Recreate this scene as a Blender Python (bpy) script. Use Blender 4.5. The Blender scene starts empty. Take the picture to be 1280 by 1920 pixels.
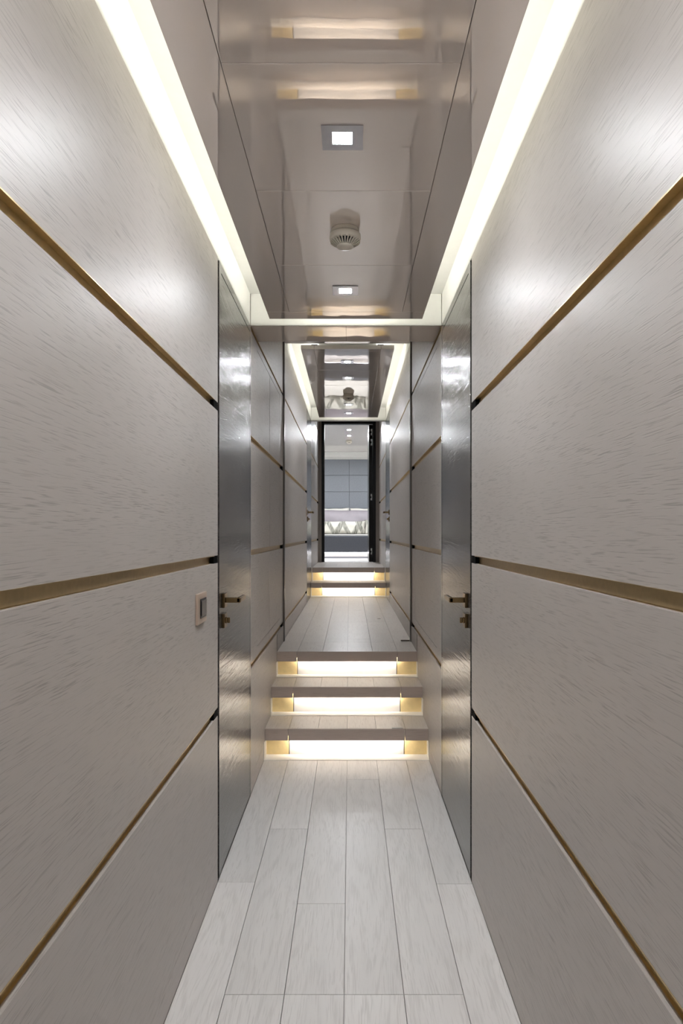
import bpy, bmesh, math, random
from mathutils import Vector, Matrix
random.seed(7)
S = bpy.context.scene
C = S.collection

# ------------------------------------------------------------------ camera, world, exposure
cam_d = bpy.data.cameras.new('camera'); cam = bpy.data.objects.new('camera', cam_d); C.objects.link(cam)
F = 1240.0
cam.location = (0.0189, 0.0, 1.235)
cam.rotation_euler = (math.pi/2, 0, 0)
cam_d.sensor_fit = 'VERTICAL'; cam_d.sensor_height = 36.0
cam_d.lens = F*36.0/1920.0
cam_d.shift_x = (640-656)/1920.0
cam_d.shift_y = (1000-960)/1920.0
cam_d.clip_start = 0.02
S.camera = cam
w = bpy.data.worlds.new('world'); S.world = w; w.use_nodes = True
w.node_tree.nodes['Background'].inputs[0].default_value = (0.02, 0.02, 0.02, 1)
S.view_settings.view_transform = 'Standard'; S.view_settings.look = 'None'
S.view_settings.gamma = 1.0; S.view_settings.use_curve_mapping = False
S.view_settings.exposure = 0.47
S.cycles.max_bounces = 9; S.cycles.diffuse_bounces = 6; S.cycles.glossy_bounces = 5
S.cycles.sample_clamp_indirect = 6.0
S.cycles.caustics_reflective = True

E_DOWN = 540.0       # downlight lenses
E_COVE = 13.0       # LED tape in the ceiling coves
E_STEP = 78.0       # LED tape under the nosings
E_BED = 9.0
COVE_C = (1.0, 0.975, 0.89, 1)
DOWN_C = (0.93, 0.96, 1.0, 1)
STEP_C = (1.0, 0.91, 0.77, 1)

# ------------------------------------------------------------------ materials
def mat(name):
    m = bpy.data.materials.new(name); m.use_nodes = True
    nt = m.node_tree; b = nt.nodes['Principled BSDF']
    return m, nt, b
def N(nt, t, **k):
    n = nt.nodes.new(t)
    for a, v in k.items():
        if a.startswith('i_'):
            key = a[2:]
            n.inputs[int(key) if key.isdigit() else key].default_value = v
        else: setattr(n, a, v)
    return n
def ramp(nt, src, stops):
    r = nt.nodes.new('ShaderNodeValToRGB'); e = r.color_ramp.elements
    while len(e) > 1: e.remove(e[-1])
    e[0].position = stops[0][0]; c = stops[0][1]; e[0].color = (c, c, c, 1) if not isinstance(c, tuple) else c+(1,)
    for p, c in stops[1:]:
        x = e.new(p); x.color = (c, c, c, 1) if not isinstance(c, tuple) else c+(1,)
    nt.links.new(src, r.inputs[0]); return r.outputs[0]
def mapped(nt, scale, coord='Object'):
    tc = N(nt, 'ShaderNodeTexCoord'); mp = N(nt, 'ShaderNodeMapping'); mp.inputs['Scale'].default_value = scale
    nt.links.new(tc.outputs[coord], mp.inputs[0]); return mp.outputs[0]
def mixc(nt, fac, a, b, mode='MIX'):
    m = N(nt, 'ShaderNodeMix', data_type='RGBA', blend_type=mode)
    for s, v in ((0, fac), (6, a), (7, b)):
        if hasattr(v, 'links'): nt.links.new(v, m.inputs[s])
        else: m.inputs[s].default_value = v if s == 0 else tuple(v)+(1,)
    return m.outputs[2]
def mathn(nt, op, a, b=None):
    m = N(nt, 'ShaderNodeMath', operation=op)
    for s, v in ((0, a), (1, b)):
        if v is None: continue
        if hasattr(v, 'links'): nt.links.new(v, m.inputs[s])
        else: m.inputs[s].default_value = v
    return m.outputs[0]
def bump(nt, b, h, strength, dist):
    bp = N(nt, 'ShaderNodeBump'); bp.inputs['Strength'].default_value = strength; bp.inputs['Distance'].default_value = dist
    nt.links.new(h, bp.inputs['Height']); nt.links.new(bp.outputs[0], b.inputs['Normal']); return bp
def plain(name, col, rough=0.5, metal=0.0, coat=0.0, spec=0.5, noise=0.0, nscale=40):
    m, nt, b = mat(name)
    b.inputs['Roughness'].default_value = rough; b.inputs['Metallic'].default_value = metal
    b.inputs['Coat Weight'].default_value = coat; b.inputs['Specular IOR Level'].default_value = spec
    n = N(nt, 'ShaderNodeTexNoise'); n.inputs['Scale'].default_value = nscale
    nt.links.new(mapped(nt, (1, 1, 1)), n.inputs['Vector'])
    k = noise
    c = mixc(nt, ramp(nt, n.outputs[0], [(0.3, 0.0), (0.7, 1.0)]), tuple(x*(1-k) for x in col), tuple(min(1, x*(1+k)) for x in col))
    nt.links.new(c, b.inputs['Base Color'])
    return m
def emit(name, col, s):
    m, nt, b = mat(name)
    b.inputs['Base Color'].default_value = (0.8, 0.8, 0.8, 1)
    b.inputs['Emission Color'].default_value = col; b.inputs['Emission Strength'].default_value = s
    return m
def wood(name, base, dash, rough, axis, dash_amt=0.5, cath=0.0, bumpk=0.3, rnd=False, coat=0.0, var=0.05, spec=0.5, dscale=(14, 330)):
    """axis: grain direction 'Y' on walls, floor grain also along Y. dashes = open pores."""
    m, nt, b = mat(name)
    sy, sz = dscale
    sc = (sz, sy, sz) if axis == 'Y' else (sy, sz, sz)
    co = mapped(nt, (1, 1, 1))
    if rnd:
        at = N(nt, 'ShaderNodeAttribute', attribute_name='rnd')
        cm = N(nt, 'ShaderNodeCombineXYZ'); nt.links.new(at.outputs['Fac'], cm.inputs[1]); nt.links.new(at.outputs['Fac'], cm.inputs[0])
        sm = N(nt, 'ShaderNodeVectorMath', operation='SCALE'); nt.links.new(cm.outputs[0], sm.inputs[0]); sm.inputs[3].default_value = 37.0
        ad = N(nt, 'ShaderNodeVectorMath', operation='ADD'); nt.links.new(co, ad.inputs[0]); nt.links.new(sm.outputs[0], ad.inputs[1])
        co = ad.outputs[0]
    # slow warp so that the pore lines wander
    wn = N(nt, 'ShaderNodeTexNoise'); wn.inputs['Scale'].default_value = 1.0; wn.inputs['Detail'].default_value = 2
    mp0 = N(nt, 'ShaderNodeMapping'); mp0.inputs['Scale'].default_value = (5, 1.6, 5) if axis == 'Y' else (1.6, 5, 5)
    nt.links.new(co, mp0.inputs[0]); nt.links.new(mp0.outputs[0], wn.inputs['Vector'])
    ws = N(nt, 'ShaderNodeVectorMath', operation='SCALE'); nt.links.new(wn.outputs['Color'], ws.inputs[0]); ws.inputs[3].default_value = 0.012 if cath == 0 else 0.06
    wa = N(nt, 'ShaderNodeVectorMath', operation='ADD'); nt.links.new(co, wa.inputs[0]); nt.links.new(ws.outputs[0], wa.inputs[1])
    mp = N(nt, 'ShaderNodeMapping'); mp.inputs['Scale'].default_value = sc; nt.links.new(wa.outputs[0], mp.inputs[0])
    n = N(nt, 'ShaderNodeTexNoise'); n.inputs['Scale'].default_value = 1.0; n.inputs['Detail'].default_value = 1.5; n.inputs['Roughness'].default_value = 0.6
    nt.links.new(mp.outputs[0], n.inputs['Vector'])
    d = ramp(nt, n.outputs[0], [(0.54, 0.0), (0.66, 1.0)])
    # patches where pores are denser
    pn = N(nt, 'ShaderNodeTexNoise'); pn.inputs['Scale'].default_value = 1.0; pn.inputs['Detail'].default_value = 2
    mp2 = N(nt, 'ShaderNodeMapping'); mp2.inputs['Scale'].default_value = (16, 2.2, 16) if axis == 'Y' else (2.2, 16, 16)
    nt.links.new(co, mp2.inputs[0]); nt.links.new(mp2.outputs[0], pn.inputs['Vector'])
    patch = ramp(nt, pn.outputs[0], [(0.32, 0.30), (0.62, 1.0)])
    d = mathn(nt, 'MULTIPLY', d, patch)
    tone = mixc(nt, pn.outputs[0], tuple(x*(1-var) for x in base), tuple(x*(1+var) for x in base))
    h = d
    if cath > 0:                                   # cathedral figure: contour lines of a stretched field
        cn = N(nt, 'ShaderNodeTexNoise'); cn.inputs['Scale'].default_value = 1.0; cn.inputs['Detail'].default_value = 1.2
        mp3 = N(nt, 'ShaderNodeMapping'); mp3.inputs['Scale'].default_value = ((7, 0.9, 4.5) if rnd else (5, 0.7, 5)) if axis == 'Y' else (0.9, 7, 4.5)
        nt.links.new(co, mp3.inputs[0]); nt.links.new(mp3.outputs[0], cn.inputs['Vector'])
        rings = mathn(nt, 'SINE', mathn(nt, 'MULTIPLY', cn.outputs[0], 60.0 if rnd else 90.0))
        rl = ramp(nt, mathn(nt, 'MULTIPLY_ADD', rings, 0.5), [(0.0, 0.0), (0.5, 0.0), (0.96, 1.0)])
        rings_n = nt.nodes[-1]
        fine = ramp(nt, n.outputs[0], [(0.40, 0.1), (0.6, 1.0)])
        rl = mathn(nt, 'MULTIPLY', rl, fine)
        d = mathn(nt, 'MAXIMUM', d, mathn(nt, 'MULTIPLY', rl, cath)); h = d
    col = mixc(nt, mathn(nt, 'MULTIPLY', d, dash_amt), (0, 0, 0), (1, 1, 1))
    mm = N(nt, 'ShaderNodeMix', data_type='RGBA'); nt.links.new(mathn(nt, 'MULTIPLY', d, dash_amt), mm.inputs[0])
    nt.links.new(tone, mm.inputs[6]); mm.inputs[7].default_value = tuple(dash)+(1,)
    out = mm.outputs[2]
    if rnd:
        vr = N(nt, 'ShaderNodeMapRange'); nt.links.new(at.outputs['Fac'], vr.inputs[0]); vr.inputs[3].default_value = 0.93; vr.inputs[4].default_value = 1.07
        cv = N(nt, 'ShaderNodeVectorMath', operation='SCALE'); nt.links.new(out, cv.inputs[0]); nt.links.new(vr.outputs[0], cv.inputs[3]); out = cv.outputs[0]
    nt.links.new(out, b.inputs['Base Color'])
    b.inputs['Roughness'].default_value = rough; b.inputs['Coat Weight'].default_value = coat; b.inputs['Specular IOR Level'].default_value = spec
    b.inputs['Coat Roughness'].default_value = 0.12
    inv = mathn(nt, 'SUBTRACT', 1.0, h)
    bump(nt, b, inv, bumpk, 0.001)
    return m

M = {}
M['wall'] = wood('pale_ash_veneer', (0.50, 0.46, 0.43), (0.26, 0.235, 0.215), 0.405, 'Y', 0.62, bumpk=0.16, var=0.04, spec=0.5, dscale=(13, 430))
M['door'] = wood('dark_lacquered_ash', (0.036, 0.033, 0.032), (0.14, 0.13, 0.115), 0.20, 'Y', 0.6, cath=0.9, bumpk=0.35, var=0.15, spec=0.6, coat=0.0, dscale=(7, 170))
M['floor'] = wood('whitened_oak_planks', (0.76, 0.73, 0.705), (0.46, 0.43, 0.40), 0.32, 'Y', 0.38, cath=0.8, bumpk=0.12, rnd=True, var=0.07, dscale=(10, 260))
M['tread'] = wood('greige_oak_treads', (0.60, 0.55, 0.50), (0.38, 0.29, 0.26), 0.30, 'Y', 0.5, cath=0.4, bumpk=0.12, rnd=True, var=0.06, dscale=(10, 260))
M['nosing'] = wood('taupe_oak', (0.44, 0.37, 0.325), (0.30, 0.245, 0.215), 0.38, 'X', 0.4, bumpk=0.1, var=0.06)
M['base'] = plain('taupe_baseboard_lacquer', (0.30, 0.27, 0.245), 0.4, noise=0.03)
M['cream'] = plain('cream_cove_paint', (0.87, 0.875, 0.85), 0.6, noise=0.01)
M['gold'] = plain('brushed_brass', (0.60, 0.46, 0.25), 0.36, metal=1.0, noise=0.05, nscale=80)
M['black'] = plain('black_shadow_gap', (0.004, 0.004, 0.004), 0.8, spec=0.05, noise=0.1)
M['blackdoor'] = plain('black_gloss_lacquer', (0.005, 0.005, 0.006), 0.25, spec=0.3, noise=0.1)
M['white_strip'] = plain('white_metal_and_lit_wall', (0.88, 0.87, 0.84), 0.35, noise=0.01)
M['riser'] = plain('white_riser_panel', (0.66, 0.65, 0.645), 0.25, noise=0.02)
M['riser_gold'] = plain('champagne_gold_panel', (0.82, 0.67, 0.36), 0.42, metal=0.3, noise=0.04)
M['chrome'] = plain('polished_chrome', (0.62, 0.62, 0.66), 0.10, metal=1.0, noise=0.03)
M['bronze'] = plain('antique_bronze', (0.26, 0.185, 0.095), 0.25, metal=1.0, noise=0.08)
M['steel'] = plain('dark_bronze_steel', (0.13, 0.115, 0.10), 0.3, metal=0.9, noise=0.06)
M['plastic'] = plain('ivory_plastic', (0.62, 0.58, 0.50), 0.45, noise=0.02)
M['plate'] = plain('champagne_switch_plate', (0.60, 0.47, 0.38), 0.3, metal=0.35, noise=0.02)
M['switchblack'] = plain('black_switch_plastic', (0.012, 0.012, 0.012), 0.25, noise=0.1)
M['head'] = plain('blue_grey_leather', (0.17, 0.185, 0.21), 0.5, noise=0.05)
M['bedbase'] = plain('dark_blue_grey_leather', (0.062, 0.067, 0.080), 0.5, noise=0.06)
M['lilac'] = plain('mauve_grey_satin', (0.24, 0.215, 0.24), 0.5, noise=0.05, nscale=8)
M['linen'] = plain('white_linen', (0.62, 0.60, 0.56), 0.8, noise=0.03)
M['carpet'] = plain('pale_carpet', (0.66, 0.63, 0.62), 0.95, noise=0.08, nscale=200)
M['bedwall'] = plain('pale_bedroom_paint', (0.50, 0.475, 0.45), 0.6, noise=0.02)
M['down'] = emit('downlight_lens', DOWN_C, E_DOWN)
M['down_far'] = emit('far_downlight_lens', DOWN_C, E_DOWN*0.42)
M['cove'] = emit('cove_led', COVE_C, E_COVE)
M['step'] = emit('step_led', STEP_C, E_STEP)
M['bedled'] = emit('bed_led', (0.95, 0.95, 1.0, 1), E_BED)
# glossy ceiling lacquer, faintly wavy
def gloss(name, col, rough=0.012, metal=0.46):
    m, nt, b = mat(name)
    b.inputs['Roughness'].default_value = rough; b.inputs['IOR'].default_value = 2.0; b.inputs['Metallic'].default_value = metal
    n = N(nt, 'ShaderNodeTexNoise'); n.inputs['Scale'].default_value = 1.0; n.inputs['Detail'].default_value = 1.0
    nt.links.new(mapped(nt, (9, 5, 1)), n.inputs['Vector'])
    bump(nt, b, n.outputs[0], 0.08, 0.004)
    c = mixc(nt, n.outputs[0], tuple(x*0.98 for x in col), tuple(x*1.02 for x in col)); nt.links.new(c, b.inputs['Base Color'])
    return m
M['ceil'] = gloss('greige_gloss_lacquer', (0.88, 0.815, 0.765))
# patterned cushion: crossing slanted brush strokes
def patterned():
    m, nt, b = mat('brush_stroke_fabric'); b.inputs['Roughness'].default_value = 0.8
    tot = None
    for i, (ang, sc) in enumerate(((0.5, 2.4), (-0.48, 2.0))):
        tc = N(nt, 'ShaderNodeTexCoord'); mp = N(nt, 'ShaderNodeMapping'); mp.inputs['Rotation'].default_value = (0, ang, 0); mp.inputs['Location'].default_value = (0.13*i, 0, 0)
        nt.links.new(tc.outputs['Object'], mp.inputs[0])
        wv = N(nt, 'ShaderNodeTexWave', wave_type='BANDS', bands_direction='X'); wv.inputs['Scale'].default_value = sc/2; wv.inputs['Distortion'].default_value = 0.6
        nt.links.new(mp.outputs[0], wv.inputs['Vector'])
        r = ramp(nt, wv.outputs['Fac'], [(0.72, 0.0), (0.86, 1.0)])
        tot = r if tot is None else mathn(nt, 'MAXIMUM', tot, r)
    n = N(nt, 'ShaderNodeTexNoise'); n.inputs['Scale'].default_value = 1.0
    nt.links.new(mapped(nt, (90, 10, 8)), n.inputs['Vector'])
    f = mathn(nt, 'MULTIPLY', tot, ramp(nt, n.outputs[0], [(0.3, 0.2), (0.6, 1.0)]))
    nt.links.new(mixc(nt, f, (0.50, 0.49, 0.44), (0.12, 0.12, 0.10)), b.inputs['Base Color']); return m
M['pattern'] = patterned()

# ------------------------------------------------------------------ geometry helpers (all in world metres)
def box(bm, x0, x1, y0, y1, z0, z1, mi=0, bev=0.0, rnd=None):
    if x0 > x1: x0, x1 = x1, x0
    t = bmesh.new()
    bmesh.ops.create_cube(t, size=1.0)
    for v in t.verts: v.co = Vector(((v.co.x+.5)*(x1-x0)+x0, (v.co.y+.5)*(y1-y0)+y0, (v.co.z+.5)*(z1-z0)+z0))
    if bev: bmesh.ops.bevel(t, geom=t.edges[:]+t.verts[:], offset=bev, segments=2, profile=0.5, affect='EDGES')
    merge(bm, t, mi, rnd)
def merge(bm, t, mi=0, rnd=None):
    lay = bm.faces.layers.float.get('rnd') if rnd is not None else None
    if rnd is not None and lay is None: lay = bm.faces.layers.float.new('rnd')
    vm = {}
    for v in t.verts: vm[v] = bm.verts.new(v.co)
    for f in t.faces:
        g = bm.faces.new([vm[v] for v in f.verts]); g.material_index = mi; g.smooth = f.smooth
        if lay is not None: g[lay] = rnd
    t.free()
def prism(bm, prof, y0, y1, mi=0):                       # (x, z) polygon extruded along y
    a = [bm.verts.new((x, y0, z)) for x, z in prof]; b = [bm.verts.new((x, y1, z)) for x, z in prof]
    n = len(prof)
    for i in range(n):
        f = bm.faces.new((a[i], a[(i+1) % n], b[(i+1) % n], b[i])); f.material_index = mi
    bm.faces.new(a[::-1]).material_index = mi; bm.faces.new(b).material_index = mi
def cyl(bm, p0, p1, r0, r1=None, seg=24, mi=0):
    r1 = r0 if r1 is None else r1
    p0, p1 = Vector(p0), Vector(p1); d = p1-p0; q = d.to_track_quat('Z', 'Y')
    A = []; B = []
    for i in range(seg):
        a = 2*math.pi*i/seg; u = q @ Vector((math.cos(a), math.sin(a), 0))
        A.append(bm.verts.new(p0+u*r0)); B.append(bm.verts.new(p1+u*r1))
    for i in range(seg):
        f = bm.faces.new((A[i], A[(i+1) % seg], B[(i+1) % seg], B[i])); f.smooth = True; f.material_index = mi
    bm.faces.new(A[::-1]).material_index = mi; bm.faces.new(B).material_index = mi
def lathe(bm, c, prof, seg=48, mi=0):                    # prof: (r, z) around vertical axis at c
    rings = []
    for r, z in prof:
        rings.append([bm.verts.new((c[0]+r*math.cos(2*math.pi*i/seg), c[1]+r*math.sin(2*math.pi*i/seg), c[2]+z)) for i in range(seg)])
    for a, b in zip(rings, rings[1:]):
        for i in range(seg):
            f = bm.faces.new((a[i], a[(i+1) % seg], b[(i+1) % seg], b[i])); f.smooth = True; f.material_index = mi
    bm.faces.new(rings[0][::-1]).material_index = mi; bm.faces.new(rings[-1]).material_index = mi
WL = {}
def wloc(o): return WL.get(o.name, Vector((0, 0, 0)))
def obj(name, bm, mats, parent=None, origin=None, smooth=False):
    if not isinstance(mats, (list, tuple)): mats = [mats]
    bmesh.ops.recalc_face_normals(bm, faces=bm.faces[:])
    off = wloc(parent) if parent else (Vector(origin) if origin else Vector((0, 0, 0)))
    me = bpy.data.meshes.new(name); bm.to_mesh(me); bm.free()
    me.transform(Matrix.Translation(-off))
    for m in mats: me.materials.append(m)
    o = bpy.data.objects.new(name, me); C.objects.link(o)
    WL[o.name] = off.copy()
    if parent: o.parent = parent
    elif origin: o.location = origin
    return o
def bb(): return bmesh.new()
def tag(o, label=None, cat=None, group=None, kind=None):
    if label: o['label'] = label
    if cat: o['category'] = cat
    if group: o['group'] = group
    if kind: o['kind'] = kind
    return o
def thing(name, loc, label, cat, group=None, kind=None):
    o = bpy.data.objects.new(name, None); C.objects.link(o); o.location = loc; o.empty_display_size = 0.05
    WL[o.name] = Vector(loc); return tag(o, label, cat, group, kind)

# ------------------------------------------------------------------ key measures
HW = 0.45                       # half width of the corridor
L1, L2, L3 = 0.0, 0.478, 0.81   # floor levels
T1, T2, T3 = 2.215, 2.60, 2.95  # wall tops
GR = [(2.725, 2.742), (2.195, 2.213), (1.669, 1.699), (1.130, 1.157), (0.588, 0.618)]   # brass channels (bottom, top)
BACK = 0.045

# ------------------------------------------------------------------ walls
def panel_rects(y0, y1, z0, z1, holes):
    """split one band so that it leaves the hole rectangles free"""
    rects = [(y0, y1, z0, z1)]
    for hy0, hy1, hz0, hz1 in holes:
        out = []
        for a, b, c, d in rects:
            if hy1 <= a or hy0 >= b or hz1 <= c or hz0 >= d: out.append((a, b, c, d)); continue
            if a < hy0: out.append((a, hy0, c, d))
            if hy1 < b: out.append((hy1, b, c, d))
            m0, m1 = max(a, hy0), min(b, hy1)
            if c < hz0: out.append((m0, m1, c, hz0))
            if hz1 < d: out.append((m0, m1, hz1, d))
        rects = out
    return rects
ntrim = [0]
def bands(zb, zt, grooves):
    g = sorted(grooves); out = []; z = zb
    for a, b in g: out.append((z, a)); z = b
    out.append((z, zt)); return out
def wall(side, y0, y1, zb, zt, label, holes=(), end=0.06, base=0.078, start=0.0):
    s = -1 if side == 'left' else 1
    gs = [g for g in GR if g[0] > zb+0.02 and g[1] < zt+0.001 and not (zt < 2.3 and g[0] > 2.1)]
    bm = bb()
    b0 = zb+base if base else zb
    for (a, b) in bands(b0, zt, gs):
        a2 = a + (0.0015 if a == b0 else 0)
        if b-a2 < 0.004: continue
        for r in panel_rects(y0, y1, a2, b, holes):
            box(bm, s*HW, s*(HW+0.02), r[0], r[1], r[2], r[3], 0)
    box(bm, s*(HW+0.021), s*(HW+BACK), y0, y1, zb-0.02, zt-0.002, 1)
    o = obj('wall_'+side, bm, [M['wall'], M['black']]); tag(o, label, 'wall', kind='structure')
    for (a, b) in gs:
        ntrim[0] += 1
        bm = bb(); ye = y1-end; ys = y0+start
        u = lambda d: s*(HW+d)
        box(bm, u(-0.0006), u(0.016), ys, ye, b-0.0018, b+0.0006)      # upper flange
        box(bm, u(0.0145), u(0.016), ys, ye, a, b-0.0018)               # back of the channel
        prism(bm, [(u(0.0055), a-0.001), (u(0.0145), a+0.0008), (u(0.0145), a-0.001)], ys, ye)   # lower flange
        t = obj('trim_%d' % ntrim[0], bm, M['gold'])
        lev = {2.725: 'topmost', 2.195: 'high', 1.669: 'eye-level', 1.130: 'handle-height', 0.588: 'low'}[a]
        tag(t, '%s brass channel set into the %s' % (lev, label[0].lower()+label[1:]), 'trim', kind='structure')
        if end < 0.005: continue
        bm = bb()
        box(bm, u(0.002), u(0.0162), ye+0.0005, y1, a, b)
        obj('channel_end', bm, M['black'], t)
    if base:
        bm = bb(); box(bm, s*HW, s*(HW+0.019), y0, y1, zb, zb+base, 0, 0.0008)
        tag(obj('baseboard_'+side, bm, M['base'] if base > 0.09 else M['wall']), 'baseboard at the foot of the '+label[0].lower()+label[1:], 'baseboard', kind='structure')

Y_NEAR0 = -1.6
D1 = dict(slot=(2.345, 2.372), leaf=(2.411, 3.100), end=3.128, zb=L1, zt=T1, leaf_t=2.18)
D2 = dict(slot=(7.19, 7.215), leaf=(7.25, 7.985), end=8.01, zb=L2, zt=T2+0.0, leaf_t=2.575)
cabs = {'left': [(3.34, 3.861), (3.871, 4.40)], 'right': [(3.285, 4.40)]}
CZ = (0.667, 2.157)
for side in ('left', 'right'):
    wall(side, Y_NEAR0, D1['slot'][0], L1, T1, 'Near %s wall of pale ash veneer panels' % side)
    holes = [(a-0.0025, b+0.0025, CZ[0]-0.0025, CZ[1]+0.0025) for a, b in cabs[side]]
    wall(side, D1['end']+0.002, 3.70, L1, T2, '%s veneer wall above the foot of the stairs' % side.capitalize(), holes=holes, end=0.0, start=0.0)
    wall(side, 3.70, 4.62, L1, T2, '%s veneer wall beside the stairs' % side.capitalize(), holes=holes, base=0, end=0.05)
    wall(side, 4.68, D2['slot'][0], L2, T2, '%s veneer wall of the upper passage' % side.capitalize(), base=0.0)
    wall(side, D2['end']+0.002, 9.77, L1, T3, '%s short veneer wall before the bedroom' % side.capitalize(), base=0.0, end=0.1)
    s = -1 if side == 'left' else 1
    # taupe skirting on the landing
    bm = bb(); box(bm, s*(HW-0.004), s*(HW-0.0002), 4.242, 4.618, L2, 0.586)
    tag(obj('baseboard_'+side, bm, M['base']), 'short taupe baseboard on the %s edge of the landing' % side, 'baseboard', kind='structure')
    # hidden cupboards flush in the wall
    k = 0
    cab = thing('wall_cupboard', (s*HW, 3.285 if s > 0 else 3.34, CZ[0]),
                'flush veneer cupboard with %s thin outlined door%s in the %s wall above the steps' % (('two', 's', 'left') if s < 0 else ('one', '', 'right')), 'cupboard')
    for a, b in cabs[side]:
        bm = bb()
        for (c, d) in bands(L1, T2, [g for g in GR if g[1] < T2]):
            c2, d2 = max(c, CZ[0]), min(d, CZ[1])
            if d2-c2 > 0.01: box(bm, s*(HW+0.0003), s*(HW+0.02), a, b, c2, d2)
        obj('door', bm, M['wall'], cab)
    bm = bb()
    for a, b in cabs[side]:
        pass
    # cream cove walls above the panels
    bm = bb(); box(bm, s*(HW+0.002), s*(HW+BACK), Y_NEAR0, 3.12, T1+0.001, 2.40)
    tag(obj('wall_'+side, bm, M['cream']), 'cream cove face above the near %s wall' % side, 'wall', kind='structure')
    bm = bb(); box(bm, s*(HW+0.002), s*(HW+BACK), 4.755, 8.0, T2+0.001, 2.79)
    tag(obj('wall_'+side, bm, M['cream']), 'cream cove face above the far %s wall' % side, 'wall', kind='structure')
    # return wall beside bedroom door
    bm = bb(); box(bm, s*0.40, s*(HW+BACK), 9.772, 9.86, L3, T3)
    tag(obj('wall_far', bm, M['base']), 'narrow taupe return wall on the %s of the bedroom door' % side, 'wall', kind='structure')
bm = bb(); box(bm, -0.5, 0.5, Y_NEAR0-0.05, Y_NEAR0, 0, 2.4)
tag(obj('wall_back', bm, M['wall']), 'veneer wall closing the corridor behind the camera', 'wall', kind='structure')
bm = bb(); box(bm, -0.40, 0.40, 9.772, 9.86, 2.890, T3)
tag(obj('wall_far', bm, M['cream']), 'narrow lintel above the black bedroom door frame', 'wall', kind='structure')

# ------------------------------------------------------------------ floors
SE = [-HW-0.0, -0.317, -0.157, 0.003, 0.163, 0.323, HW+0.0]
def planks(bm, y0, y1, z, joints, cols=range(6), g=0.0009, th=0.014, zback=None):
    for c in cols:
        js = [y0]+[j for j in joints[c] if y0 < j < y1]+[y1]
        for a, b in zip(js, js[1:]):
            r = random.random()
            box(bm, SE[c]+g, SE[c+1]-g, a+g, b-g, z-th, z, 0, 0.0005, rnd=r)
bm = bb()
jo = {0: [-0.9, 0.8, 2.342], 1: [-0.3, 1.771, 2.764], 2: [0.2, 1.771, 2.206], 3: [-0.5, 1.771, 3.32], 4: [0.4, 1.771, 2.764], 5: [-0.8, 0.9, 2.33]}
planks(bm, Y_NEAR0, 3.70, 0.0, jo)
box(bm, -0.5, 0.5, Y_NEAR0-0.05, 3.70, -0.06, -0.013, 1, rnd=0.0)
tag(obj('floor', bm, [M['floor'], M['base']]), 'whitened oak plank floor of the near corridor', 'floor', kind='structure')
bm = bb()
jo2 = {0: [4.60, 5.0, 6.3], 1: [4.60, 5.65, 7.2], 2: [4.60, 4.74, 5.65, 6.9], 3: [4.60, 4.74, 5.65, 6.5], 4: [4.60, 5.65, 7.0], 5: [4.60, 5.1, 6.6]}
planks(bm, 4.242, 8.02, L2, jo2)
box(bm, -0.5, 0.5, 4.30, 8.02, L2-0.06, L2-0.013, 1, rnd=0.0)
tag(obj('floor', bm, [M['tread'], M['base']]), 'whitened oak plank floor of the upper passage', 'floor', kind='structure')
bm = bb()
jo3 = {c: [8.55, 9.3] for c in range(6)}
planks(bm, 8.232, 9.77, L3, jo3)
box(bm, -0.5, 0.5, 8.35, 9.87, L3-0.06, L3-0.013, 1, rnd=0.0)
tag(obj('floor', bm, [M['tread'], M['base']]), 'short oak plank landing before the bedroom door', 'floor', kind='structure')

# ------------------------------------------------------------------ stairs
def flight(label, fronts, tops, risers, base_z):
    t = thing('staircase', (0, fronts[0], base_z), label, 'stairs')
    zprev = base_z
    for i, (yf, zt, yr) in enumerate(zip(fronts, tops, risers)):
        last = i == len(fronts)-1
        # nosing: centre board and two end boards with an open joint
        nb = bb()
        for x0, x1 in ((-HW+0.0005, -0.322), (-0.3195, 0.3195), (0.322, HW-0.0005)):
            box(nb, x0, x1, yf, yf+0.012, zt-0.063, zt, 0, 0.0016)
        obj('nosing', nb, M['nosing'], t)
        if not last:
            tb = bb()
            for a, b in zip(SE, SE[1:]):
                a2 = a+0.0006; b2 = b-0.0006
                box(tb, a2, b2, yf+0.012, risers[i+1]+0.012, zt-0.020, zt, 0, 0.0005, rnd=random.random())
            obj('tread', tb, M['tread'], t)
        ub = bb(); box(ub, -HW+0.001, HW-0.001, yf+0.0125, yr+0.02, zt-0.040, zt-0.0205)
        obj('tread_underside', ub, M['nosing'], t)
        rb = bb(); box(rb, -0.3185, 0.3185, yr, yr+0.012, zprev, zt-0.0405, 0, 0.0008)
        tag(obj('riser', rb, M['riser'], t), 'white lit centre riser panel')
        for s in (-1, 1):
            eb = bb(); box(eb, s*0.3225, s*(HW-0.001), yr, yr+0.012, zprev, zt-0.0405, 0, 0.0008)
            tag(obj('riser_end', eb, M['riser_gold'], t), 'champagne gold end riser panel')
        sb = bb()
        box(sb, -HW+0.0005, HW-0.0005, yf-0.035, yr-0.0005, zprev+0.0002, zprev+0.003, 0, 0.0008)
        for s in (-1, 1): box(sb, s*(HW-0.0005), s*(HW-0.003), yf-0.035, yr-0.0005, zprev+0.003, zt-0.064, 0)  # white side plates colour in the wall lit by the step LEDs
        tag(obj('kick_strip_lit_wall', sb, M['white_strip'], t), 'white metal strip at riser foot with white plates painting the lit side wall')
        lb = bb(); box(lb, -0.314, 0.314, yf+0.0125, yf+0.0137, zt-0.056, zt-0.044)
        obj('led_strip', lb, M['step'], t)
        zprev = zt
    return t
flight('lower flight of three taupe oak steps lit white under each nosing', [3.63, 3.93, 4.23], [0.160, 0.321, L2], [3.69, 3.975, 4.275], L1)
flight('far flight of two lit oak steps below the bedroom door', [7.93, 8.22], [0.643, L3], [8.02, 8.32], L2)
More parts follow.
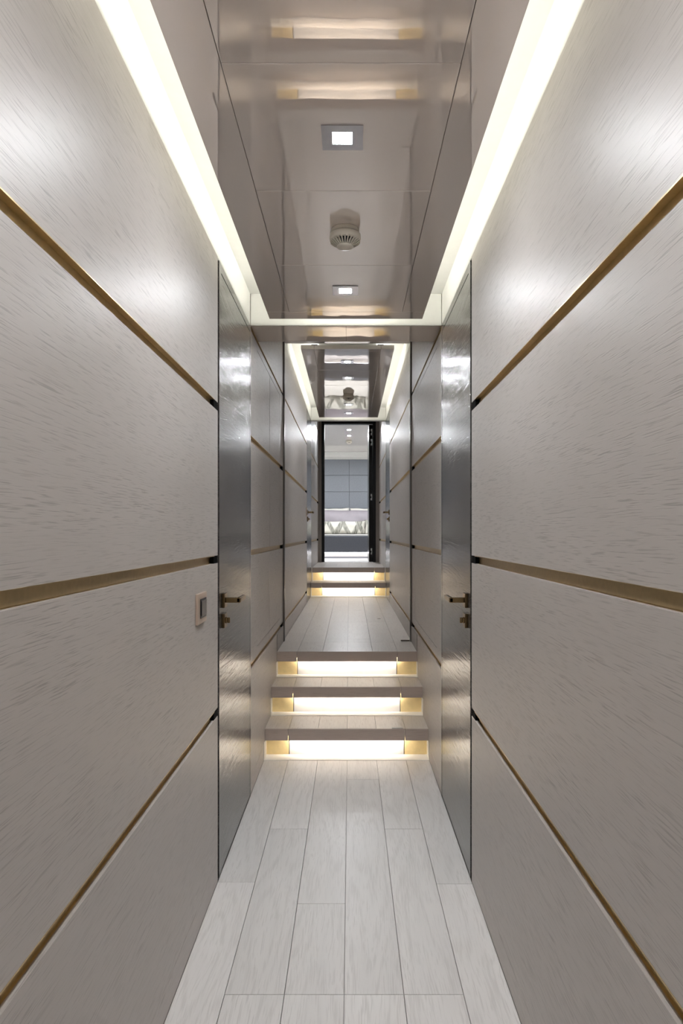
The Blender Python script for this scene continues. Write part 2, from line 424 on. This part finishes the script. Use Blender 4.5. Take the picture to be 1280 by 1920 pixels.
bm = bb(); box(bm, 0.250, 0.310, 3.642, 3.656, 0.1602, 0.1635, 0, 0.001)
tag(obj('tread_marker', bm, M['linen'], origin=(0.28, 3.65, 0.16)), 'tiny pale marker tab on the right of the lowest step', 'marker')

# ------------------------------------------------------------------ ceilings, bulkheads, floating ceiling panels
def slab(name, x0, x1, y0, y1, z0, z1, m, label, bev=0):
    b = bb(); box(b, x0, x1, y0, y1, z0, z1, 0, bev); return tag(obj(name, b, m), label, 'ceiling', kind='structure')
slab('ceiling', -0.5, 0.5, Y_NEAR0, 3.12, 2.365, 2.41, M['cream'], 'cream recess above the near floating ceiling panel')
slab('ceiling', -0.5, 0.5, 4.755, 8.0, 2.755, 2.80, M['cream'], 'cream recess above the far floating ceiling panel')
b = bb()
box(b, -HW+.0005, HW-.0005, 3.120, 3.125, T1+0.008, 2.365, 1); box(b, -HW+.0005, HW-.0005, 3.117, 3.125, T1, T1+0.008, 1)
box(b, -HW+.0005, HW-.0005, 3.125, 3.372, T1, T1+0.03, 0); box(b, -HW+.0005, HW-.0005, 3.372, 3.38, T1-0.001, T2, 0)
box(b, -0.0006, 0.0006, 3.125, 3.372, T1-0.0003, T1+0.001, 2)
tag(obj('ceiling', b, [M['ceil'], M['cream'], M['black']]), 'low glossy bulkhead with cream face over the foot of the stairs', 'ceiling', kind='structure')
b = bb()
box(b, -HW+.0005, HW-.0005, 3.38, 4.750, T2, T2+0.03, 0); box(b, -HW+.0005, HW-.0005, 4.750, 4.756, T2, 2.755, 1)
tag(obj('ceiling', b, [M['ceil'], M['cream']]), 'glossy flat ceiling above the stairs', 'ceiling', kind='structure')
b = bb()
box(b, -HW+.0005, HW-.0005, 7.98, 7.985, T2+0.006, 2.755, 1); box(b, -HW+.0005, HW-.0005, 7.977, 8.04, T2-0.004, T2+0.006, 1); box(b, -HW+.0005, HW-.0005, 7.985, 8.04, T2+0.006, T3, 1)
tag(obj('ceiling', b, [M['ceil'], M['cream']]), 'slim cream bulkhead in front of the bedroom door', 'ceiling', kind='structure')
slab('ceiling', -0.5, 0.5, 8.04, 9.86, T3, T3+0.04, M['ceil'], 'ceiling of the short passage before the bedroom')

def raft(label, y0, y1, z, seams, hz):
    t = thing('ceiling_panel', (0, y0, z), label, 'ceiling panel')
    RW, IW = 0.349, 0.250
    b = bb()
    yend = seams[-1]; ysta = seams[0]
    for s in (-1, 1):
        box(b, s*RW, s*(IW+0.0012), y0, yend-0.0008, z, z+0.03, 0, 0.001)
    box(b, -RW, RW, yend+0.0008, y1, z, z+0.03, 0, 0.001)
    obj('border', b, M['ceil'], t)
    b = bb()
    for s in (-1, 1): box(b, s*0.224, s*0.27, y0, yend, z+0.0303, z+0.034)  # hidden black strips added to stop cove light leaking through the joints
    box(b, -0.27, 0.27, yend-0.02, yend+0.02, z+0.0303, z+0.0309); obj('joint_backing', b, M['black'], t)
    ys = [y0]+list(seams[:-1])+[yend]
    for a, c in zip(ys, ys[1:]):
        if c-a < 0.02: continue
        b = bb(); box(b, -IW, IW, a+0.0008, c-0.0008, z, z+0.03, 0, 0.0015)
        obj('removable_panel', b, M['ceil'], t)
    b = bb(); box(b, -0.22, 0.22, y0+0.12 if y0 > 0 else y0, y1-0.10, z+0.031, hz)
    obj('mounting_core', b, M['cream'], t)
    for s in (-1, 1):
        b = bb(); box(b, s*0.235, s*0.245, y0+0.1, y1-0.08, z+0.045, z+0.055)
        obj('led_strip', b, M['cove'], t)
    b = bb(); box(b, -0.22, 0.22, y1-0.085, y1-0.075, z+0.045, z+0.055)
    obj('led_strip', b, M['cove'], t)
    return t
raft('near floating glossy greige ceiling panel with glowing cove around it', Y_NEAR0+0.1, 3.023, T1, [-0.2, 0.86, 1.379, 1.893, 2.418, 2.928], 2.365)
raft('far floating glossy greige ceiling panel over the upper passage', 4.946, 7.86, 2.613, [5.01, 5.586, 6.155, 6.74, 7.32, 7.80], 2.755)

# ------------------------------------------------------------------ downlights and detectors
def downlight(x, y, z, label, group, size=0.102, m='down'):
    t = thing('downlight', (x, y, z), label, 'downlight', group)
    h = size/2; i = size*0.24
    b = bb()
    for a in ((-h, h, -h, -i), (-h, h, i, h), (-h, -i, -i, i), (i, h, -i, i)):
        box(b, x+a[0], x+a[1], y+a[2], y+a[3], z-0.0030, z-0.0002, 0)
    tp = obj('trim_plate', b, M['chrome'], t)
    b = bb(); box(b, x-i+0.0005, x+i-0.0005, y-i+0.0005, y+i-0.0005, z-0.0022, z-0.0004)
    obj('lens', b, M[m], tp)
    if m in ('down', 'down_far') and y > 1.0:                      # the lamp's own beam towards the floor
        ld = bpy.data.lights.new('beam', 'SPOT'); ld.energy = (6.0 if y < 2 else 22.0) if m == 'down' else 10.0; ld.color = DOWN_C[:3]
        ld.spot_size = math.radians(95); ld.spot_blend = 1.0; ld.shadow_soft_size = 0.02
        lo = bpy.data.objects.new('beam', ld); C.objects.link(lo); lo.parent = tp; lo.location = (0, 0, -0.006)
    return t
downlight(0, -0.43, T1, 'square chrome downlight in near ceiling panel, behind the camera', 'near downlights')
downlight(0, 0.605, T1, 'square chrome downlight in near ceiling panel, above the camera', 'near downlights')
downlight(0, 1.636, T1, 'large bright square chrome downlight in front of the near smoke detector', 'near downlights')
downlight(0, 2.667, T1, 'square chrome downlight between the near smoke detector and the bulkhead', 'near downlights')
downlight(-0.003, 5.31, 2.613, 'first downlight at the near end of the far ceiling panel', 'far downlights', m='down_far')
downlight(0.003, 5.86, 2.613, 'far ceiling downlight just before the far smoke detector', 'far downlights', m='down_far')
downlight(0.003, 7.07, 2.613, 'far ceiling downlight just behind the far smoke detector', 'far downlights', m='down_far')
downlight(0.003, 7.57, 2.613, 'last far ceiling downlight, next to the slim cream bulkhead', 'far downlights', m='down_far')
def detector(x, y, z, label, k=1.0):
    t = thing('smoke_detector', (x, y, z), label, 'smoke detector')
    c = (x, y, z)
    b = bb(); lathe(b, c, [(0.044*k, -0.0002), (0.0455*k, -0.004*k), (0.0455*k, -0.012*k), (0.043*k, -0.014*k)]); obj('mounting_base', b, M['plastic'], t)
    b = bb(); lathe(b, c, [(0.044*k, -0.0145*k), (0.0495*k, -0.017*k), (0.0505*k, -0.030*k), (0.047*k, -0.036*k), (0.040*k, -0.037*k)]); body = obj('body', b, M['plastic'], t)
    b = bb(); lathe(b, c, [(0.040*k, -0.0372*k), (0.022*k, -0.050*k)]); obj('sensor_chamber', b, M['switchblack'], t)
    b = bb()
    for i in range(28):
        a = 2*math.pi*i/28; u = Vector((math.cos(a), math.sin(a), 0)); v = Vector((-u.y, u.x, 0))
        pts = []
        for r, zz in ((0.0475, -0.0355), (0.0485, -0.041), (0.026, -0.0545), (0.022, -0.050)):
            pts.append((r*k, zz*k))
        tt = bmesh.new(); A = []; B = []
        for r, zz in pts:
            A.append(tt.verts.new(Vector(c)+u*r+v*0.0017*k+Vector((0, 0, zz)))); B.append(tt.verts.new(Vector(c)+u*r-v*0.0017*k+Vector((0, 0, zz))))
        n = 4
        for j in range(n): tt.faces.new((A[j], A[(j+1) % n], B[(j+1) % n], B[j]))
        tt.faces.new(A); tt.faces.new(B[::-1]); merge(b, tt)
    obj('vent_fins', b, M['plastic'], body)
    b = bb(); lathe(b, c, [(0.022*k, -0.050*k), (0.027*k, -0.0535*k), (0.026*k, -0.057*k), (0.018*k, -0.0600*k), (0.006*k, -0.0608*k)]); obj('cap', b, M['plastic'], body)
    return t
detector(0.003, 2.135, T1, 'round ivory smoke detector on the near ceiling panel')
detector(0.003, 6.56, 2.613, 'round ivory smoke detector on the far ceiling panel', 1.1)

# ------------------------------------------------------------------ side doors
dn = [0]
def side_door(side, D, label, z0):
    s = -1 if side == 'left' else 1
    dn[0] += 1
    t = thing('door_%d' % dn[0], (s*HW, D['leaf'][0], z0), label, 'door', kind='structure')
    zt = D['zt']-0.001; lt = D['leaf_t']; a, c = D['leaf']
    b = bb()
    box(b, s*HW, s*(HW+0.03), D['slot'][1], a-0.002, z0, zt)
    box(b, s*HW, s*(HW+0.03), c+0.0015, D['end'], z0, zt)
    box(b, s*HW, s*(HW+0.03), a-0.002, c+0.0015, lt+0.003, zt)
    obj('frame', b, M['door'], t)
    b = bb(); box(b, s*(HW+0.03), s*(HW+BACK), D['slot'][0], D['end'], z0, zt); box(b, s*(HW+0.02), s*(HW+0.03), D['slot'][0]+0.001, D['slot'][1]-0.001, z0, zt)
    obj('shadow_gap', b, M['black'], t)
    b = bb(); box(b, s*(HW+0.0005), s*(HW+0.029), a, c, z0+0.004, lt, 0, 0.0008)
    obj('leaf', b, M['door'], t)
    yh = a+0.033
    u = lambda d: s*(HW-d)
    h = obj('handle', (lambda q: (box(q, u(-0.0005), u(0.011), yh-0.026, yh+0.026, z0+0.962, z0+1.014, 0, 0.0015), q)[1])(bb()), M['bronze'], t)
    q = bb(); box(q, u(0.010), u(0.064), yh-0.008, yh+0.008, z0+0.979, z0+0.998, 0, 0.002); obj('neck', q, M['bronze'], h)
    q = bb(); box(q, u(0.050), u(0.066), yh-0.008, yh+0.118, z0+0.979, z0+0.998, 0, 0.003); obj('lever', q, M['bronze'], h)
    k = obj('lock', (lambda q: (box(q, u(-0.0005), u(0.011), yh-0.026, yh+0.026, z0+0.888, z0+0.940, 0, 0.0015), q)[1])(bb()), M['bronze'], t)
    q = bb(); cyl(q, (u(0.010), yh, z0+0.914), (u(0.017), yh, z0+0.914), 0.012, 0.010); box(q, u(0.016), u(0.026), yh-0.003, yh+0.003, z0+0.904, z0+0.924, 0, 0.001); obj('thumb_turn', q, M['bronze'], k)
    return t
side_door('left', D1, 'tall dark lacquered ash door on the left wall before the stairs', L1)
side_door('right', D1, 'tall dark lacquered ash door on the right wall before the stairs', L1)
side_door('left', D2, 'far dark ash door on the left, beside the far steps', L2)
side_door('right', D2, 'far dark ash door on the right, beside the far steps', L2)

# ------------------------------------------------------------------ light switches
def switch(yc, zc, label, W=0.122, H=0.094):
    x = -HW
    t = thing('light_switch', (x, yc, zc-H/2), label, 'light switch')
    b = bb(); box(b, x+0.0002, x+0.008, yc-W/2, yc+W/2, zc-H/2, zc+H/2, 0, 0.0012); obj('cover_plate', b, M['plate'], t)
    yi0, yi1 = yc-0.032, yc+0.046
    b = bb(); box(b, x+0.0081, x+0.0105, yi0, yi1, zc-0.030, zc+0.030, 0, 0.0008); fr = obj('insert_frame', b, M['switchblack'], t)
    for i in range(3):
        a = yi0+0.006+i*0.0225
        b = bb(); box(b, x+0.0103, x+0.0135, a, a+0.020, zc-0.024, zc+0.024, 0, 0.0012); obj('rocker', b, M['steelgrey'], fr)
M['steelgrey'] = plain('dark_chrome', (0.35, 0.34, 0.33), 0.25, metal=0.9, noise=0.03)
switch(2.067, 1.002, 'champagne three-rocker light switch on near left wall beside the door')
switch(7.10, 1.46, 'small far light switch on left wall before the far door', 0.11, 0.094)

# ------------------------------------------------------------------ steel portal on the landing
t = thing('steel_portal', (0, 4.62, L2), 'slim dark steel portal framing the landing above the lower stairs', 'portal')
for s in (-1, 1):
    b = bb(); box(b, s*(HW+0.012), s*(HW-0.010), 4.622, 4.636, L2, T2-0.0105); box(b, s*(HW+0.012), s*(HW-0.004), 4.636, 4.656, L2, T2-0.0105); box(b, s*(HW+0.012), s*(HW-0.010), 4.656, 4.678, L2, T2-0.0105)
    obj('post', b, M['steel'], t)
b = bb(); box(b, -HW+0.0005, HW-0.0005, 4.622, 4.678, T2-0.010, T2-0.0003); obj('header', b, M['steel'], t)
b = bb(); box(b, HW-0.012, HW-0.075, 4.640, 4.652, L2+0.0003, L2+0.009, 0, 0.002); obj('floor_guide', b, M['steel'], t)
bm = bb(); lathe(bm, (0.275, 5.86, L2), [(0.016, 0.0003), (0.016, 0.0012), (0.010, 0.0012), (0.009, 0.0008)])
tag(obj('floor_latch', bm, M['chrome'], origin=(0.275, 5.86, L2)), 'small round chrome latch set in the upper passage floor', 'latch')

# ------------------------------------------------------------------ bedroom door
dn[0] += 1
t = thing('door_%d' % dn[0], (0, 9.78, L3), 'black bedroom door standing open at the end of the corridor', 'door', kind='structure')
b = bb(); box(b, -0.3995, -0.359, 9.765, 9.865, L3, 2.888); box(b, 0.355, 0.3995, 9.765, 9.865, L3, 2.888); box(b, -0.359, 0.355, 9.765, 9.865, 2.850, 2.888)
obj('frame', b, M['blackdoor'], t)
b = bb(); box(b, 0.2985, 0.353, 9.80, 10.55, L3+0.006, 2.845, 0, 0.001); obj('leaf', b, M['blackdoor'], t)
M['hinge'] = plain('satin_nickel', (0.85, 0.85, 0.88), 0.4, metal=0.1, noise=0.02)
for zc in (2.734, 2.584, 1.772, 0.967+0.0):
    b = bb()
    cyl(b, (0.335, 9.797, zc+0.012), (0.335, 9.797, zc+0.046), 0.011); cyl(b, (0.335, 9.797, zc-0.046), (0.335, 9.797, zc-0.016), 0.011)
    box(b, 0.336, 0.346, 9.795, 9.80, zc-0.02, zc+0.02)
    obj('hinge', b, M['hinge'], t)
b = bb(); box(b, 0.300, 0.365, 9.79, 9.80, 2.842, 2.848); obj('closer_arm', b, M['hinge'], t)
b = bb(); box(b, -0.359, 0.355, 9.772, 9.865, L3-0.012, L3+0.001)
tag(obj('trim_%d' % (ntrim[0]+1), b, M['chrome']), 'metal threshold under the bedroom door', 'trim', kind='structure')

# ------------------------------------------------------------------ bedroom
BX, BY0, BY1, BT = 1.7, 9.866, 14.10, 2.957
def st(name, x0, x1, y0, y1, z0, z1, m, label, cat):
    b = bb(); box(b, x0, x1, y0, y1, z0, z1); return tag(obj(name, b, m), label, cat, kind='structure')
st('floor', -BX, BX, BY0, BY1, L3-0.05, L3, M['carpet'], 'pale bedroom carpet', 'floor')
st('ceiling', -BX, BX, BY0, BY1, BT, BT+0.04, gloss('pale_gloss_ceiling', (0.76, 0.735, 0.70), 0.06, 0.0), 'pale glossy bedroom ceiling', 'ceiling')
st('wall_left', -BX-0.04, -BX, BY0, BY1, L3, BT, M['bedwall'], 'left bedroom wall', 'wall')
st('wall_right', BX, BX+0.04, BY0, BY1, L3, BT, M['bedwall'], 'right bedroom wall', 'wall')
st('wall_far', -BX, BX, BY1, BY1+0.04, L3, BT, M['bedwall'], 'bedroom wall behind the headboard', 'wall')
st('wall_back', -BX, -0.496, BY0-0.04, BY0, L3, BT, M['bedwall'], 'bedroom wall left of its door', 'wall')
st('wall_back', 0.496, BX, BY0-0.04, BY0, L3, BT, M['bedwall'], 'bedroom wall right of its door', 'wall')
b = bb(); prism(b, [(0, 0), (0, 0.155), (0.14, 0.155), (0.14, 0.14), (0.05, 0.06), (0.05, 0)], -BX, BX)
for v in b.verts: v.co = Vector((v.co.y, BY1-v.co.x-0.0, v.co.z+2.802))
tag(obj('trim_%d' % (ntrim[0]+2), b, M['cream']), 'cream cornice above the headboard', 'trim', kind='structure')

bed = thing('bed', (0, 12.0, L3), 'bed with dark blue-grey leather base floating on a white glow', 'bed')
b = bb(); box(b, -0.95, 0.95, 12.0, 13.98, 0.891, 1.19, 0, 0.012); obj('bed_base', b, M['bedbase'], bed)
b = bb(); box(b, -0.90, 0.90, 12.10, 13.95, L3, 0.890); obj('plinth', b, M['linen'], bed)
b = bb(); box(b, -0.90, 0.90, 12.03, 12.045, 0.882, 0.890); obj('led_strip', b, M['bedled'], bed)
b = bb(); box(b, -0.88, 0.88, 12.06, 13.97, 1.191, 1.215, 0, 0.01); obj('mattress', b, M['linen'], bed)
b = bb(); box(b, -0.9, 0.9, 11.30, 11.82, L3+0.0002, L3+0.008, 0, 0.002)  # thin dark band laid on the carpet before the bed
tag(obj('dark_floor_band', b, M['bedbase'], origin=(0, 11.56, L3)), 'narrow dark band on pale carpet at the foot of the bed', 'rug')
hd = thing('headboard', (0, 14.0, L3), 'tall blue-grey leather headboard of stitched rectangular panels', 'headboard')
b = bb(); box(b, -1.6, 1.6, 14.04, 14.099, L3, 2.80); obj('backing', b, M['black'], hd)
for zz0, zz1 in ((L3, 1.06), (1.062, 1.413), (1.415, 1.764), (1.766, 2.114), (2.117, 2.464), (2.467, 2.80)):
    for k in range(4):
        x0 = -1.6+0.8*k
        b = bb(); box(b, x0+0.0015, x0+0.7985, 14.0, 14.04, zz0+0.001, zz1-0.001, 0, 0.005); obj('padded_panel', b, M['head'], hd)
def cushion(name, cx, cy, cz, W, H, D, m, label, cat, group=None, tilt=0.25, rz=0.0, n=22, puff=0.5):
    t = bmesh.new(); grid = {}
    for sgn in (1, -1):
        for i in range(n+1):
            for j in range(n+1):
                u = -1+2*i/n; v = -1+2*j/n
                edge = i in (0, n) or j in (0, n)
                if sgn < 0 and edge: grid[(sgn, i, j)] = grid[(1, i, j)]; continue
                th = ((1-abs(u)**2.6)*(1-abs(v)**2.6))**puff
                px = u*(1-0.06*(1-v*v)*0-0.05*(v*v)*0) * (1-0.04*(1-abs(v))) ; pz = v*(1-0.06*(1-abs(u))*0-0.05*(1-u*u)*(0 if v < 0 else 1))
                wob = 0.012*math.sin(7*u+3*v+cx*5)
                grid[(sgn, i, j)] = t.verts.new((px*W/2, -sgn*(th*D/2)+wob*th, pz*H/2+0.004*math.sin(9*u+cx)))
        for i in range(n):
            for j in range(n):
                q = [grid[(sgn, i, j)], grid[(sgn, i+1, j)], grid[(sgn, i+1, j+1)], grid[(sgn, i, j+1)]]
                try:
                    f = t.faces.new(q if sgn > 0 else q[::-1]); f.smooth = True
                except ValueError: pass
    bmesh.ops.recalc_face_normals(t, faces=t.faces[:])
    me = bpy.data.meshes.new(name); t.to_mesh(me); t.free(); me.materials.append(m)
    o = bpy.data.objects.new(name, me); C.objects.link(o); o.location = (cx, cy, cz); o.rotation_euler = (-tilt, 0, rz)
    return tag(o, label, cat, group)
cushion('pillow', -0.385, 13.84, 1.50, 0.78, 0.54, 0.15, M['linen'], 'white pillow on the left, showing above the mauve one', 'pillow', 'white pillows', tilt=0.12)
cushion('pillow', 0.405, 13.84, 1.50, 0.78, 0.54, 0.15, M['linen'], 'white pillow on the right, showing above the mauve one', 'pillow', 'white pillows', tilt=0.12)
cushion('pillow', 0.0, 13.62, 1.475, 1.5, 0.50, 0.16, M['lilac'], 'long mauve-grey satin pillow behind the patterned cushions', 'pillow', tilt=0.18)
cushion('cushion', -0.22, 13.38, 1.352, 1.1, 0.26, 0.20, M['pattern'], 'long ivory cushion with grey crossing brush strokes', 'cushion', tilt=0.1)
cushion('cushion', 0.62, 13.42, 1.368, 0.62, 0.29, 0.17, M['pattern'], 'patterned ivory cushion half hidden behind the open door edge', 'cushion', tilt=0.1)
M['beddown'] = emit('bedroom_downlight_lens', DOWN_C, 3000)
for y, l in ((11.0, 'bedroom ceiling downlight nearest the bedroom door'), (11.64, 'bedroom ceiling downlight beside the ceiling sensor')):
    downlight(0, y, BT, l, 'bedroom downlights', size=0.1, m='beddown')
for x in (-1.0, 1.0):
    downlight(x, 12.2, BT, 'bedroom downlight out of view to the side of the bed', 'bedroom side downlights', size=0.12, m='beddown')
detector(0, 12.25, BT, 'round ivory smoke detector on the bedroom ceiling', 1.1)
